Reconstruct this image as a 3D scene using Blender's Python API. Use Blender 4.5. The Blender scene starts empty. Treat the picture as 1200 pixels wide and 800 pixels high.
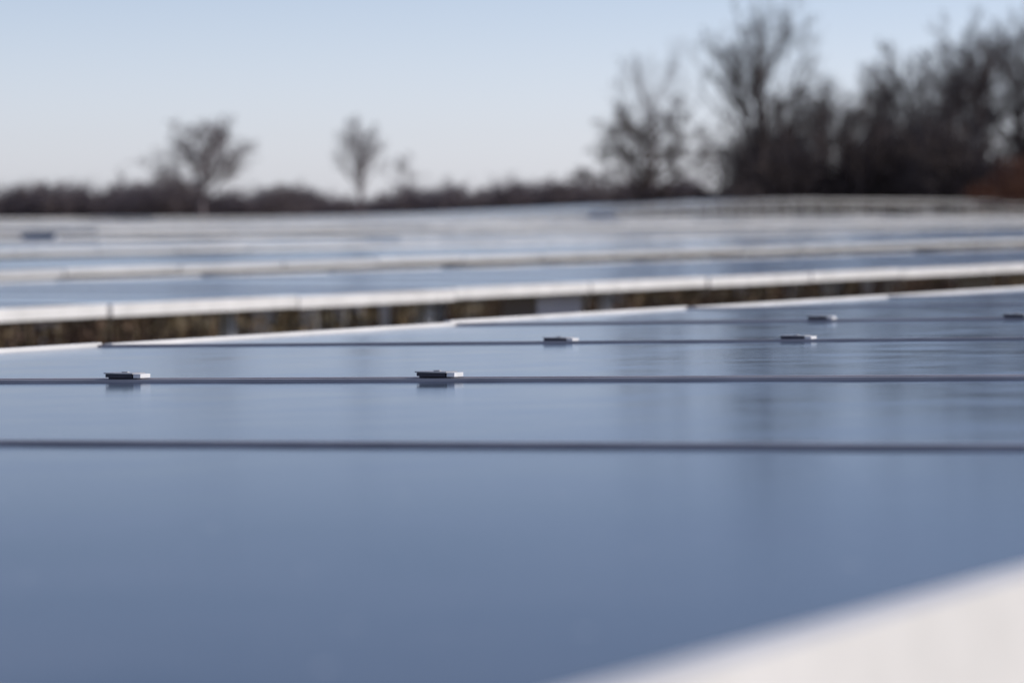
import bpy, math, random
from mathutils import Vector, Matrix
random.seed(7)
sc=bpy.context.scene
sc.view_settings.view_transform='Standard'; sc.view_settings.look='None'; sc.view_settings.exposure=0
CAMZ=1.75
A=math.radians(25)
UX,UY=math.sin(A),math.cos(A)
def P(u,w,z): return Vector((UX*u-UY*w, UY*u+UX*w, z))
def sm(a,b,x):
    t=max(0,min(1,(x-a)/(b-a))); return t*t*(3-2*t)
def inv(x,y): return (UX*x+UY*y, -UY*x+UX*y)
def T(u,w):
    X=UX*u-UY*w
    return 1.0*sm(-9,16,X)*sm(47,76,w)+0.04*math.sin(u*.05+1)*sm(12,30,w)+0.03*math.sin(w*.21)*sm(15,30,w)

# ---------- materials
def mat(name):
    m=bpy.data.materials.new(name); m.use_nodes=True
    nt=m.node_tree; b=nt.nodes['Principled BSDF']; return m,nt,b
def noisecol(name,cols,scale,rough=.8,detail=6,metal=0,bump=0,pos=None,stretch=None):
    m,nt,b=mat(name); N=nt.nodes; L=nt.links
    tc=N.new('ShaderNodeTexCoord'); n=N.new('ShaderNodeTexNoise'); n.inputs['Scale'].default_value=scale; n.inputs['Detail'].default_value=detail
    mp=N.new('ShaderNodeMapping'); L.new(tc.outputs['Object'],mp.inputs[0]); L.new(mp.outputs[0],n.inputs['Vector'])
    if stretch: mp.inputs['Scale'].default_value=stretch
    r=N.new('ShaderNodeValToRGB'); L.new(n.outputs[0],r.inputs[0])
    pos=pos or [.3+.4*i/(len(cols)-1) for i in range(len(cols))]
    while len(r.color_ramp.elements)<len(cols): r.color_ramp.elements.new(.5)
    for e,p,c in zip(r.color_ramp.elements,pos,cols): e.position=p; e.color=(*c,1)
    L.new(r.outputs[0],b.inputs['Base Color']); b.inputs['Roughness'].default_value=rough; b.inputs['Metallic'].default_value=metal
    return m
M_frame=noisecol('anodised_frame',[(.60,.575,.55),(.74,.71,.685)],9,.5)
M_framefar=noisecol('far_row_frame',[(.50,.49,.485),(.66,.645,.635)],2.5,.5)  # slightly darker, greyer frame tone for the further rows
M_lip=noisecol('seam_lip',[(.29,.265,.285),(.40,.37,.39)],14,.5)
M_galv=noisecol('galvanised_steel',[(.42,.42,.44),(.58,.58,.6)],30,.45)
M_dark=noisecol('clip_shade_dark_trim',[(.02,.016,.026),(.05,.042,.06)],60,.6)  # shade of the clip fronts put into the colour; also cabinet trim
M_clip=noisecol('clip_aluminium',[(.26,.25,.255),(.40,.385,.38)],80,.4)
M_clipend=noisecol('clip_end_sunlit',[(.58,.57,.56),(.72,.70,.69)],80,.35)  # lighter copy of the clip metal, sunlit right end painted in
M_box=noisecol('box_grey',[(.33,.31,.36),(.4,.38,.42)],6,.5)
M_tube=noisecol('torque_tube_steel',[(.10,.09,.085),(.17,.15,.14)],8,.6)
def glass(name):
    m,nt,b=mat(name); N=nt.nodes; L=nt.links; N.remove(b)
    out=[n for n in N if n.type=='OUTPUT_MATERIAL'][0]
    tc=N.new('ShaderNodeTexCoord')
    n1=N.new('ShaderNodeTexNoise'); n1.inputs['Scale'].default_value=7; n1.inputs['Detail'].default_value=8; L.new(tc.outputs['Object'],n1.inputs['Vector'])
    n2=N.new('ShaderNodeTexNoise'); n2.inputs['Scale'].default_value=140; n2.inputs['Detail'].default_value=3; L.new(tc.outputs['Object'],n2.inputs['Vector'])
    n3=N.new('ShaderNodeTexVoronoi'); n3.inputs['Scale'].default_value=34; L.new(tc.outputs['Object'],n3.inputs['Vector'])
    spot=N.new('ShaderNodeMapRange'); spot.inputs[1].default_value=.05; spot.inputs[2].default_value=.16; spot.inputs[3].default_value=1; spot.inputs[4].default_value=0; L.new(n3.outputs['Distance'],spot.inputs[0])
    sel=N.new('ShaderNodeSeparateColor'); L.new(n3.outputs['Color'],sel.inputs[0])
    gt=N.new('ShaderNodeMath'); gt.operation='GREATER_THAN'; gt.inputs[1].default_value=.86; L.new(sel.outputs[0],gt.inputs[0])
    sp=N.new('ShaderNodeMath'); sp.operation='MULTIPLY'; L.new(spot.outputs[0],sp.inputs[0]); L.new(gt.outputs[0],sp.inputs[1])
    f=N.new('ShaderNodeFresnel'); f.inputs['IOR'].default_value=1.15
    fm=N.new('ShaderNodeMapRange'); fm.inputs[1].default_value=.55; fm.inputs[2].default_value=.92; L.new(f.outputs[0],fm.inputs[0])
    gc=N.new('ShaderNodeMixRGB'); gc.inputs[1].default_value=(.58,.65,.77,1); gc.inputs[2].default_value=(.86,.91,.98,1); L.new(fm.outputs[0],gc.inputs[0])
    g=N.new('ShaderNodeBsdfGlossy'); L.new(gc.outputs[0],g.inputs['Color'])
    mr=N.new('ShaderNodeMapRange'); mr.inputs[1].default_value=.35; mr.inputs[2].default_value=.7; mr.inputs[3].default_value=.095; mr.inputs[4].default_value=.14; L.new(n1.outputs[0],mr.inputs[0]); L.new(mr.outputs[0],g.inputs['Roughness'])
    d=N.new('ShaderNodeBsdfDiffuse')
    ramp=N.new('ShaderNodeValToRGB'); e=ramp.color_ramp.elements
    e[0].position=.35; e[0].color=(.022,.025,.032,1); e[1].position=.72; e[1].color=(.085,.088,.098,1)
    mx=N.new('ShaderNodeMath'); mx.operation='ADD'; ml=N.new('ShaderNodeMath'); ml.operation='MULTIPLY'; ml.inputs[1].default_value=.45
    sb=N.new('ShaderNodeMath'); sb.operation='MULTIPLY'; sb.inputs[1].default_value=.55
    L.new(n2.outputs[0],ml.inputs[0]); L.new(n1.outputs[0],sb.inputs[0]); L.new(ml.outputs[0],mx.inputs[0]); L.new(sb.outputs[0],mx.inputs[1])
    L.new(mx.outputs[0],ramp.inputs[0])
    dm=N.new('ShaderNodeMixRGB'); L.new(sp.outputs[0],dm.inputs[0]); L.new(ramp.outputs[0],dm.inputs[1]); dm.inputs[2].default_value=(.38,.37,.35,1)
    L.new(dm.outputs[0],d.inputs['Color'])
    s=N.new('ShaderNodeMixShader'); L.new(f.outputs[0],s.inputs[0]); L.new(d.outputs[0],s.inputs[1]); L.new(g.outputs[0],s.inputs[2])
    L.new(s.outputs[0],out.inputs['Surface'])
    return m
M_glass=glass('thin_film_glass')
M_ground=noisecol('dry_grass_ground',[(.09,.06,.035),(.20,.14,.075),(.14,.125,.06),(.30,.22,.12)],.35,.95,10,stretch=(1,1,1))
M_weed=noisecol('dry_weed',[(.03,.018,.012),(.11,.058,.032),(.075,.058,.03),(.36,.24,.11)],1.1,.9,pos=[.30,.46,.55,.72])
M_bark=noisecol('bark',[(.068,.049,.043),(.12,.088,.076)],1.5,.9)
M_barkfar=noisecol('bark_haze_tint',[(.14,.11,.11),(.20,.16,.158)],.3,.9)  # distance haze mixed into the bark colour instead of a volume
M_rust=noisecol('rust_leaf',[(.12,.04,.02),(.22,.09,.04)],.8,.9)

def mkobj(name,verts,faces,mats,mi=None,parent=None,smooth=False):
    me=bpy.data.meshes.new(name); me.from_pydata(verts,[],faces)
    for m in mats: me.materials.append(m)
    if mi: me.polygons.foreach_set('material_index',mi)
    if smooth: me.polygons.foreach_set('use_smooth',[True]*len(faces))
    me.update()
    o=bpy.data.objects.new(name,me); sc.collection.objects.link(o)
    if parent: o.parent=parent
    return o
def empty(name):
    o=bpy.data.objects.new(name,None); sc.collection.objects.link(o); return o
class MB:
    def __init__(s): s.v=[];s.f=[];s.m=[]
    def box(s,fn,u0,u1,w0,w1,z0,z1,mi=0,zf=None):
        b=len(s.v)
        for z in (z0,z1):
            for (u,w) in ((u0,w0),(u1,w0),(u1,w1),(u0,w1)):
                s.v.append(fn(u,w,z))
        for q in ((0,3,2,1),(4,5,6,7),(0,1,5,4),(1,2,6,5),(2,3,7,6),(3,0,4,7)):
            s.f.append(tuple(b+i for i in q)); s.m.append(mi)
    def frustum(s,fn,c,a0,a1,z0,z1,mi=0,seg=8):
        b=len(s.v)
        for z,r in ((z0,a0),(z1,a1)):
            for k in range(seg):
                t=2*math.pi*k/seg; s.v.append(fn(c[0]+r*math.cos(t),c[1]+r*math.sin(t),z))
        for k in range(seg):
            s.f.append((b+k,b+(k+1)%seg,b+seg+(k+1)%seg,b+seg+k)); s.m.append(mi)
        s.f.append(tuple(b+seg+k for k in range(seg))); s.m.append(mi)

# ---------- row 1 (in focus)
def plane1(u,w): return CAMZ-.14+.001*u-.0216*w
seams=[-3.6,-2.42,-1.24,-.15,1.0,2.41,3.58,4.84,6.02,7.12,8.3,9.5]
while seams[-1]<45: seams.append(seams[-1]+1.2)
W0,W1=.455,2.93
row=empty('solar_panel_row')
def module(mb,u0,u1,w0,w1,pl,dz,lip_e,lip_s,hh=.042):
    fn=lambda u,w,z:P(u,w,pl(u,w)+z+dz)
    g=.008
    u0+=g;u1-=g
    mb.box(fn,u0,u1,w0,w0+lip_e,-hh,.004,0)
    mb.box(fn,u0,u1,w1-lip_e*.6,w1,-hh,.006,0)
    mb.box(fn,u0,u0+lip_s,w0+lip_e,w1-lip_e*.6,-hh+.002,.0015,1)
    mb.box(fn,u1-lip_s,u1,w0+lip_e,w1-lip_e*.6,-hh+.002,.0031,1)
    mb.box(fn,u0+lip_s,u1-lip_s,w0+lip_e,w1-lip_e*.6,-.006,0,2)
for i in range(len(seams)-1):
    mb=MB()
    off=random.uniform(-.012,.012); dz=random.uniform(-.0015,.0015)
    if i==7: off=-.01
    if i==8: off=.012
    if i==4 : dz=0
    module(mb,seams[i],seams[i+1],W0+(off if i>5 else 0),W1+off,plane1,dz,.022,.010,.041)
    mkobj('panel_%d'%i,mb.v,mb.f,[M_frame,M_lip,M_glass],mb.m,row)
def clip(name,u,w,pl,parent):
    mb=MB(); fn=lambda a,b,z:P(u+a,w+b,pl(u,w)+z)
    mb.box(fn,-.012,.012,-.015,.018,.0038,.0074,0)
    mb.box(fn,-.0135,.0135,-.0165,.0195,.0076,.0088,1)
    mb.box(fn,-.004,.004,-.017,.019,-.03,.0036,0)
    mb.box(fn,-.012,.009,-.0255,-.0167,.0038,.0080,2)
    mb.frustum(fn,(0,0),.0042,.004,.0089,.0100,1,6)
    mkobj(name,mb.v,mb.f,[M_dark,M_clip,M_clipend],mb.m,parent)
k=0
for (u,ws) in ((3.58,(1.755,2.13)),(4.84,(1.835,2.185)),(6.02,(1.90,2.24)),(7.12,(2.20,)),(9.5,(1.93,2.24)),(11.9,(1.93,2.24))):
    for w in ws:
        clip('clip_%d'%k,u,w,plane1,row); k+=1
def support(parent,u0,u1,wc,zf,step=6.0,R=.065,dr=.14):
    mb=MB()
    u=u0
    while u<u1:
        ue=min(u+step,u1); a,b=zf(u,wc),zf(ue,wc)
        n=len(mb.v)
        for (uu,zz) in ((u,a),(ue,b)):
            for kx in range(8):
                t=2*math.pi*kx/8
                mb.v.append(P(uu,wc+R*math.cos(t),zz-dr+R*math.sin(t)))
        for kx in range(8):
            mb.f.append((n+kx,n+(kx+1)%8,n+8+(kx+1)%8,n+8+kx)); mb.m.append(0)
        fn=lambda a_,b_,z:P(a_,b_,z)
        zt=zf(u,wc)-dr-R*.6; zg=T(u,wc)-.3
        mb.box(fn,u-.05,u-.042,wc-.08,wc+.08,zg,zt,1); mb.box(fn,u+.042,u+.05,wc-.08,wc+.08,zg,zt,1); mb.box(fn,u-.042,u+.042,wc-.004,wc+.004,zg,zt,1)
        u+=step
    mkobj('torque_tube_and_posts',mb.v,mb.f,[M_tube,M_galv],mb.m,parent)
support(row,-3,44,1.72,plane1)

# ---------- row 2
def plane2(u,w): return CAMZ-.272-.004*(w-6.0)+.0015*(min(u,40)-18)
row2=empty('solar_panel_row')
mb=MB(); u=-8.
while u<90:
    ew=random.uniform(-.008,.008); dz=random.uniform(-.003,.003)
    module(mb,u,u+1.2,6.0+ew,8.42+ew,plane2,dz,.03,.012,.034); u+=1.2
mkobj('panels',mb.v,mb.f,[M_frame,M_lip,M_glass],mb.m,row2)
support(row2,-8,88,7.2,plane2,6.0,.030,.072)
for n,uu in enumerate((10.95,12.4,14.02,20.5,24.5)):
    mb=MB(); fn=lambda a,b,z:P(uu+a,6.13+b,z)
    zt=plane2(uu,6.1)-.036
    mb.box(fn,-.022,-.017,-.02,.02,-.3,zt,0); mb.box(fn,.017,.022,-.02,.02,-.3,zt,0); mb.box(fn,-.017,.017,-.003,.003,-.3,zt-.004,0)
    mb.box(fn,-.03,.03,-.028,.028,zt-.010,zt-.002,0)
    mkobj('edge_post_%d'%n,mb.v,mb.f,[M_galv],mb.m,row2)
bx=empty('combiner_box'); mb=MB(); fn=lambda a,b,z:P(13.62+a,6.16+b,z)
zt=plane2(13.5,6.1)-.048
mb.box(fn,-.2,.2,0,.14,zt-.42,zt,0); mb.box(fn,-.21,.21,-.012,-.002,zt-.43,zt+.004,0); mb.box(fn,-.18,-.16,-.022,-.013,zt-.25,zt-.18,1)
mb.frustum(fn,(-.1,.07),.02,.02,zt-.9,zt-.42,1,8); mb.frustum(fn,(.1,.07),.02,.02,zt-.9,zt-.42,1,8)
mkobj('enclosure',mb.v,mb.f,[M_box,M_galv],mb.m,bx)

# ---------- further rows
def mkrow(w0,zoff,su,ua,ub,tilt=-.004):
    e=empty('solar_panel_row')
    zf=lambda u,w:CAMZ-zoff+su*(u-16)*(1 if u<60 else 60/u)+T(u,w0+1.2)+tilt*(w-w0)
    mb=MB(); u=ua
    while u<ub:
        um=u+.6; z=zf(um,w0)+random.uniform(-.006,.006)
        if not (math.sin(um*.07+w0)>.985):
            pl=lambda a,b:z+tilt*(b-w0)+(zf(um+.5,w0)-zf(um-.5,w0))*(a-um)
            ff=lambda a,b,c:P(a,b,pl(a,b)+c)
            mb.box(ff,u+.01,u+1.19,w0,w0+2.4,-.034,0,0)
            n=len(mb.v)
            for (a,b) in ((u+.02,w0+.02),(u+1.18,w0+.02),(u+1.18,w0+2.38),(u+.02,w0+2.38)): mb.v.append(ff(a,b,.002))
            mb.f.append((n,n+1,n+2,n+3)); mb.m.append(2)
        u+=1.2
    mkobj('panels',mb.v,mb.f,[M_framefar,M_lip,M_glass],mb.m,e)
    support(e,ua,ub,w0+1.2,zf,8.0,.03,.07)
    return e
mkrow(10.6,.302,.003,-8,120)
w=15.3; i=0
while w<76:
    mkrow(w,.30+.02*math.sin(i*1.7),.0008,max(-8,w*.4),235,); w+=4.8; i+=1

def cabinet(ix,Y,wd,ytop):
    X=(ix-600)/4500*Y; u,w=inv(X,Y); z0=T(u,w); ht=CAMZ-(ytop-248)/4500*Y-z0
    e=empty('equipment_box'); mb=MB(); fn=lambda a,b,z:Vector((X+a,Y+b,z))
    zb=z0+ht-.35
    mb.box(fn,-wd/2,wd/2,0,.3,zb,z0+ht,0); mb.box(fn,-wd/2-.02,wd/2+.02,-.03,.33,z0+ht+.002,z0+ht+.03,0); mb.box(fn,-.01,.01,-.015,-.002,zb+.05,z0+ht-.05,1)
    mb.box(fn,-.04,.04,.1,.18,z0-.2,zb-.001,0)
    mkobj('cabinet_body',mb.v,mb.f,[M_galv,M_dark],mb.m,e)
cabinet(45,42,.36,277); cabinet(450,44,.34,283); cabinet(1055,62,.4,281); cabinet(705,125,.9,250)

# ---------- ground
cs=[-3500,-2000,-1000,-500,-300,-200]+[x for x in range(-160,400,7)]+[430,500,600,800,1200,2000,3500]
v=[];f=[];n=len(cs)
for a in cs:
    for b in cs:
        v.append(P(a,b,T(a,b)-.04*random.random() if abs(a)<400 and abs(b)<400 else T(a,b)))
for i in range(n-1):
    for j in range(n-1):
        q=i*n+j; f.append((q,q+n,q+n+1,q+1))
mkobj('ground',v,f,[M_ground],smooth=True)

# ---------- dry weeds in the aisles
def weeds(name,count,area,hr,m,leaf=0,dens=0):
    v=[];f=[]
    for _ in range(count):
        u=random.uniform(*area[0]); w=random.uniform(*area[1])
        if math.sin(u*.9)+math.sin(u*.37+w)*.8+random.uniform(-.8,.8)<dens: continue
        z=T(u,w)
        for _k in range(9):
            h=random.uniform(*hr); a=random.uniform(0,6.28); l=random.uniform(.05,.3)*h
            bu,bw=u+random.uniform(-.1,.1),w+random.uniform(-.1,.1)
            b=len(v); ca,sa=math.cos(a)*.012,math.sin(a)*.012
            v+=[P(bu+sa,bw-ca,z-.03),P(bu-sa,bw+ca,z-.03),P(bu-sa+ca*l*20,bw+ca+sa*l*20,z+h*.65),P(bu+sa+ca*l*20,bw-ca+sa*l*20,z+h*.65),P(bu+ca*l*40,bw+sa*l*40,z+h)]
            f+=[(b,b+1,b+2,b+3),(b+3,b+2,b+4)]
            for _l in range(leaf):
                t=random.uniform(.6,1.0); c=P(bu+ca*l*30*t+random.uniform(-.06,.06),bw+sa*l*30*t+random.uniform(-.06,.06),z+h*t-.02)
                e1=Vector((random.gauss(0,1),random.gauss(0,1),random.gauss(0,1))).normalized(); e2=e1.cross(Vector((random.random(),.3,random.random()))).normalized()
                s_=random.uniform(.015,.035); b=len(v); v+=[c-e1*s_,c+e2*s_*.6,c+e1*s_,c-e2*s_*.6]; f.append((b,b+1,b+2,b+3))
    return mkobj(name,v,f,[m])
weeds('dry_weeds',2200,((7,60),(8.9,10.3)),(.85,1.33),M_weed,4,-.4)
weeds('dry_grass',5000,((10,120),(13.2,40)),(.3,.8),M_weed)

# ---------- trees
def perp(d):
    a=Vector((0,0,1)) if abs(d.z)<.9 else Vector((1,0,0)); x=d.cross(a).normalized(); return x,d.cross(x).normalized()
def tube(v,f,p0,r0,p1,r1,sg=3):
    d=(p1-p0).normalized(); x,y=perp(d); b=len(v)
    for p,r in ((p0,r0),(p1,r1)):
        for k in range(sg):
            t=2*math.pi*k/sg; v.append(p+x*(r*math.cos(t))+y*(r*math.sin(t)))
    for k in range(sg): f.append((b+k,b+(k+1)%sg,b+sg+(k+1)%sg,b+sg+k))
def branch(v,f,p,d,L,r,lv,kids,rmin,up,t0=.28,rk=.5):
    nseg=5 if lv==0 else (4 if lv<2 else (3 if lv<3 else 2))
    pts=[p]; rr=[r]; dd=d.copy()
    for s in range(nseg):
        x,y=perp(dd); j=.12 if lv==0 else .22
        dd=(dd+x*random.uniform(-j,j)+y*random.uniform(-j,j)+Vector((0,0,up*(.5 if lv else 0)))).normalized()
        q=pts[-1]+dd*(L/nseg); r1=max(rmin,r*(1-.62*(s+1)/nseg)); tube(v,f,pts[-1],rr[-1],q,r1,6 if lv==0 else (4 if lv==1 else 3)); pts.append(q); rr.append(r1)
    if lv>=len(kids): return
    n=kids[lv]; a0=random.uniform(0,6.28)
    for c in range(n):
        t=(c+random.random())/n; t=(t0+(1-t0)*t) if lv==0 else (.2+.8*t)
        fi=t*nseg; i=min(nseg-1,int(fi)); q=pts[i].lerp(pts[i+1],fi-i); seg=(pts[i+1]-pts[i]).normalized()
        x,y=perp(seg); a=(a0+c*2.4+random.uniform(-.4,.4)) if lv==0 else random.uniform(0,6.28); sp=math.radians(random.uniform(28,62))
        nd=(seg*math.cos(sp)+(x*math.cos(a)+y*math.sin(a))*math.sin(sp)+Vector((0,0,up))).normalized()
        LL=L*(random.uniform(.46,.62) if lv==0 else random.uniform(.4,.65))*(1.25-.55*t)
        branch(v,f,q,nd,LL,max(rmin,rr[i]*rk),lv+1,kids,rmin,up,t0,rk)
def tree(name,ix,top,wpx,d,mat_,kids=(12,6,5,4),rmin=.014,up=.12,tr=.02,t0=.28,rk=.5):
    X=(ix-600)/4500*d; u,w=inv(X,d); z0=T(u,w)
    H=CAMZ+(248-top)/4500*d-z0
    v=[];f=[]
    branch(v,f,Vector((0,0,0)),Vector((random.uniform(-.05,.05),0,1)).normalized(),10*.8,10*tr,0,kids,rmin*10/H,up,t0,rk)
    zs=sorted(p.z for p in v); zm=zs[int(len(zs)*.998)]
    xs=sorted(p.x for p in v); x0,x1=xs[int(len(xs)*.02)],xs[int(len(xs)*.98)]
    ys=sorted(p.y for p in v); yw=ys[int(len(ys)*.98)]-ys[int(len(ys)*.02)]
    Wd=wpx/4500*d; sx=Wd/(x1-x0); sy=Wd/yw; sz=H/zm; cx=(x0+x1)/2
    v=[Vector(((p.x-cx*min(1,max(0,p.z/zm)))*sx,p.y*sy,p.z*sz)) for p in v]
    o=mkobj(name,v,f,[mat_]); o.location=(X,d,z0-.1); return o
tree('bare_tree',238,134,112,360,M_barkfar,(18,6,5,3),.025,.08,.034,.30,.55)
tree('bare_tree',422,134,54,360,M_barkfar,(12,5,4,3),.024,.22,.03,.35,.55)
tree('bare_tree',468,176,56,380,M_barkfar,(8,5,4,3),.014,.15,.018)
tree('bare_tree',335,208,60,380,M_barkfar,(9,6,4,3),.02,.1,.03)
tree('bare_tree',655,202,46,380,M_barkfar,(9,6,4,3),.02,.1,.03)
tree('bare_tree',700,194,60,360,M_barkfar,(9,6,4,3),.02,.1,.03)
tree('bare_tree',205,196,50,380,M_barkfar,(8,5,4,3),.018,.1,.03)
tree('bare_tree',757,110,128,230,M_bark,(16,6,5,3),.019,.07,.034,.24,.6)
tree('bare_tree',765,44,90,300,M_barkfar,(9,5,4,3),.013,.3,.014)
tree('bare_tree',886,-8,136,240,M_bark,(15,6,5,3),.012,.26,.024,.25,.55)
tree('bare_tree',845,125,66,260,M_bark,(10,6,4,3),.014,.2,.02)
for (ix,top,wp,d) in ((930,102,95,250),(968,84,100,262),(1005,106,100,235),(1035,70,90,270),(1075,46,110,245),(1120,50,100,262),(1150,14,110,240),(1200,-4,140,250),(1240,40,130,240),(1275,20,140,262),(1310,60,130,235),(1355,30,140,250),(1400,50,130,240),(1460,30,140,250)):
    tree('bare_tree',ix,top,wp,d,M_bark,(14,6,5,4),.016,.17,.026,.25,.56)

def belt(name,xs,ds,hfun,count,m,rm,st=14):
    v=[];f=[]
    for _ in range(count):
        ix=random.uniform(*xs); d=random.uniform(*ds); X=(ix-600)/4500*ds[0]; u,w=inv(X,d); z=T(u,w)-.1; H=hfun(ix)*random.uniform(.65,1.1)
        for k in range(st):
            a=random.uniform(0,6.28); ln=random.uniform(.1,.55)
            dr=Vector((math.cos(a)*ln,math.sin(a)*ln,1)).normalized()
            branch(v,f,Vector((X+random.uniform(-.5,.5),d+random.uniform(-.5,.5),z)),dr,H*random.uniform(.6,.95),rm*2,2,(0,0,5,4),rm,.1)
    return mkobj(name,v,f,[m])
def hl(ix): return 3.95+.45*math.sin(ix*.013)+.35*math.sin(ix*.041+1)+.3*math.sin(ix*.11)
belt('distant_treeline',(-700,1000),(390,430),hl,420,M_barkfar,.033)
belt('hedgerow_brush',(690,900),(225,245),lambda x:2.0+.5*math.sin(x*.06),40,M_bark,.022)
belt('woodland_undergrowth',(905,1600),(232,260),lambda x:5.0+1.4*math.sin(x*.03),250,M_bark,.022)
v=[];f=[]
for (ix,d,H,R) in ((1185,222,4.3,1.5),(1215,224,4.9,1.8),(1150,228,2.8,1.2),(1275,224,4.5,1.8)):
    X=(ix-600)/4500*d
    u_,w_=inv(X,d); z0=T(u_,w_)
    for _ in range(12):
        tube(v,f,Vector((X,d,z0)),.05,Vector((X+random.uniform(-R,R)*.7,d+random.uniform(-R,R)*.7,z0+H*random.uniform(.6,1))),.02)
    for _ in range(2000):
        a=random.uniform(0,6.28); r=R*math.sqrt(random.random()); zz=z0+H*(.15+.85*random.random()**.8*(1-.35*(r/R)**2))
        c=Vector((X+r*math.cos(a),d+r*math.sin(a),zz)); e1=Vector((random.gauss(0,1),random.gauss(0,1),random.gauss(0,1))).normalized(); e2=perp(e1)[0]
        b=len(v); v+=[c-e1*.07,c+e2*.04,c+e1*.07,c-e2*.04]; f.append((b,b+1,b+2,b+3))
mkobj('oak_brush',v,f,[M_rust])

# ---------- light & sky
el=math.radians(30); az=math.radians(78)
s=Vector((math.cos(el)*math.sin(az),math.cos(el)*math.cos(az),math.sin(el)))
sd=bpy.data.lights.new('sun','SUN'); sd.energy=3.9; sd.angle=math.radians(.5); sd.color=(1,.94,.85)
so=bpy.data.objects.new('sun',sd); so.rotation_euler=s.to_track_quat('Z','Y').to_euler(); sc.collection.objects.link(so)
wd=bpy.data.worlds.new('World'); sc.world=wd; wd.use_nodes=True; nt=wd.node_tree
bg=nt.nodes['Background']; sk=nt.nodes.new('ShaderNodeTexSky'); sk.sky_type='NISHITA'; sk.sun_disc=False
sk.sun_elevation=el; sk.sun_rotation=az; sk.air_density=1.0; sk.dust_density=.6; sk.ozone_density=2.0; sk.altitude=200
hs=nt.nodes.new('ShaderNodeHueSaturation'); hs.inputs['Saturation'].default_value=.5
tn=nt.nodes.new('ShaderNodeMixRGB'); tn.blend_type='MULTIPLY'; tn.inputs[0].default_value=1
tc=nt.nodes.new('ShaderNodeTexCoord'); sx=nt.nodes.new('ShaderNodeSeparateXYZ'); nt.links.new(tc.outputs['Generated'],sx.inputs[0])
mr=nt.nodes.new('ShaderNodeMapRange'); mr.interpolation_type='SMOOTHSTEP'; mr.inputs[1].default_value=-.005; mr.inputs[2].default_value=.085; nt.links.new(sx.outputs['Z'],mr.inputs[0])
hz=nt.nodes.new('ShaderNodeMixRGB'); hz.inputs[1].default_value=(.96,1.0,1.23,1); hz.inputs[2].default_value=(.65,.73,.96,1); nt.links.new(mr.outputs[0],hz.inputs[0])
nt.links.new(hz.outputs[0],tn.inputs[2])
nt.links.new(sk.outputs[0],hs.inputs['Color']); nt.links.new(hs.outputs[0],tn.inputs[1])
nt.links.new(tn.outputs[0],bg.inputs[0]); bg.inputs[1].default_value=.149

cd=bpy.data.cameras.new('camera'); co=bpy.data.objects.new('camera',cd); sc.collection.objects.link(co); sc.camera=co
cd.lens=135; cd.sensor_width=36; cd.clip_end=8000; cd.clip_start=.05
co.location=(0,0,CAMZ); co.rotation_euler=(math.radians(90)-math.atan(152/4500),0,0)
cd.dof.use_dof=True; cd.dof.focus_distance=4.15; cd.dof.aperture_fstop=9.2; cd.dof.aperture_blades=0
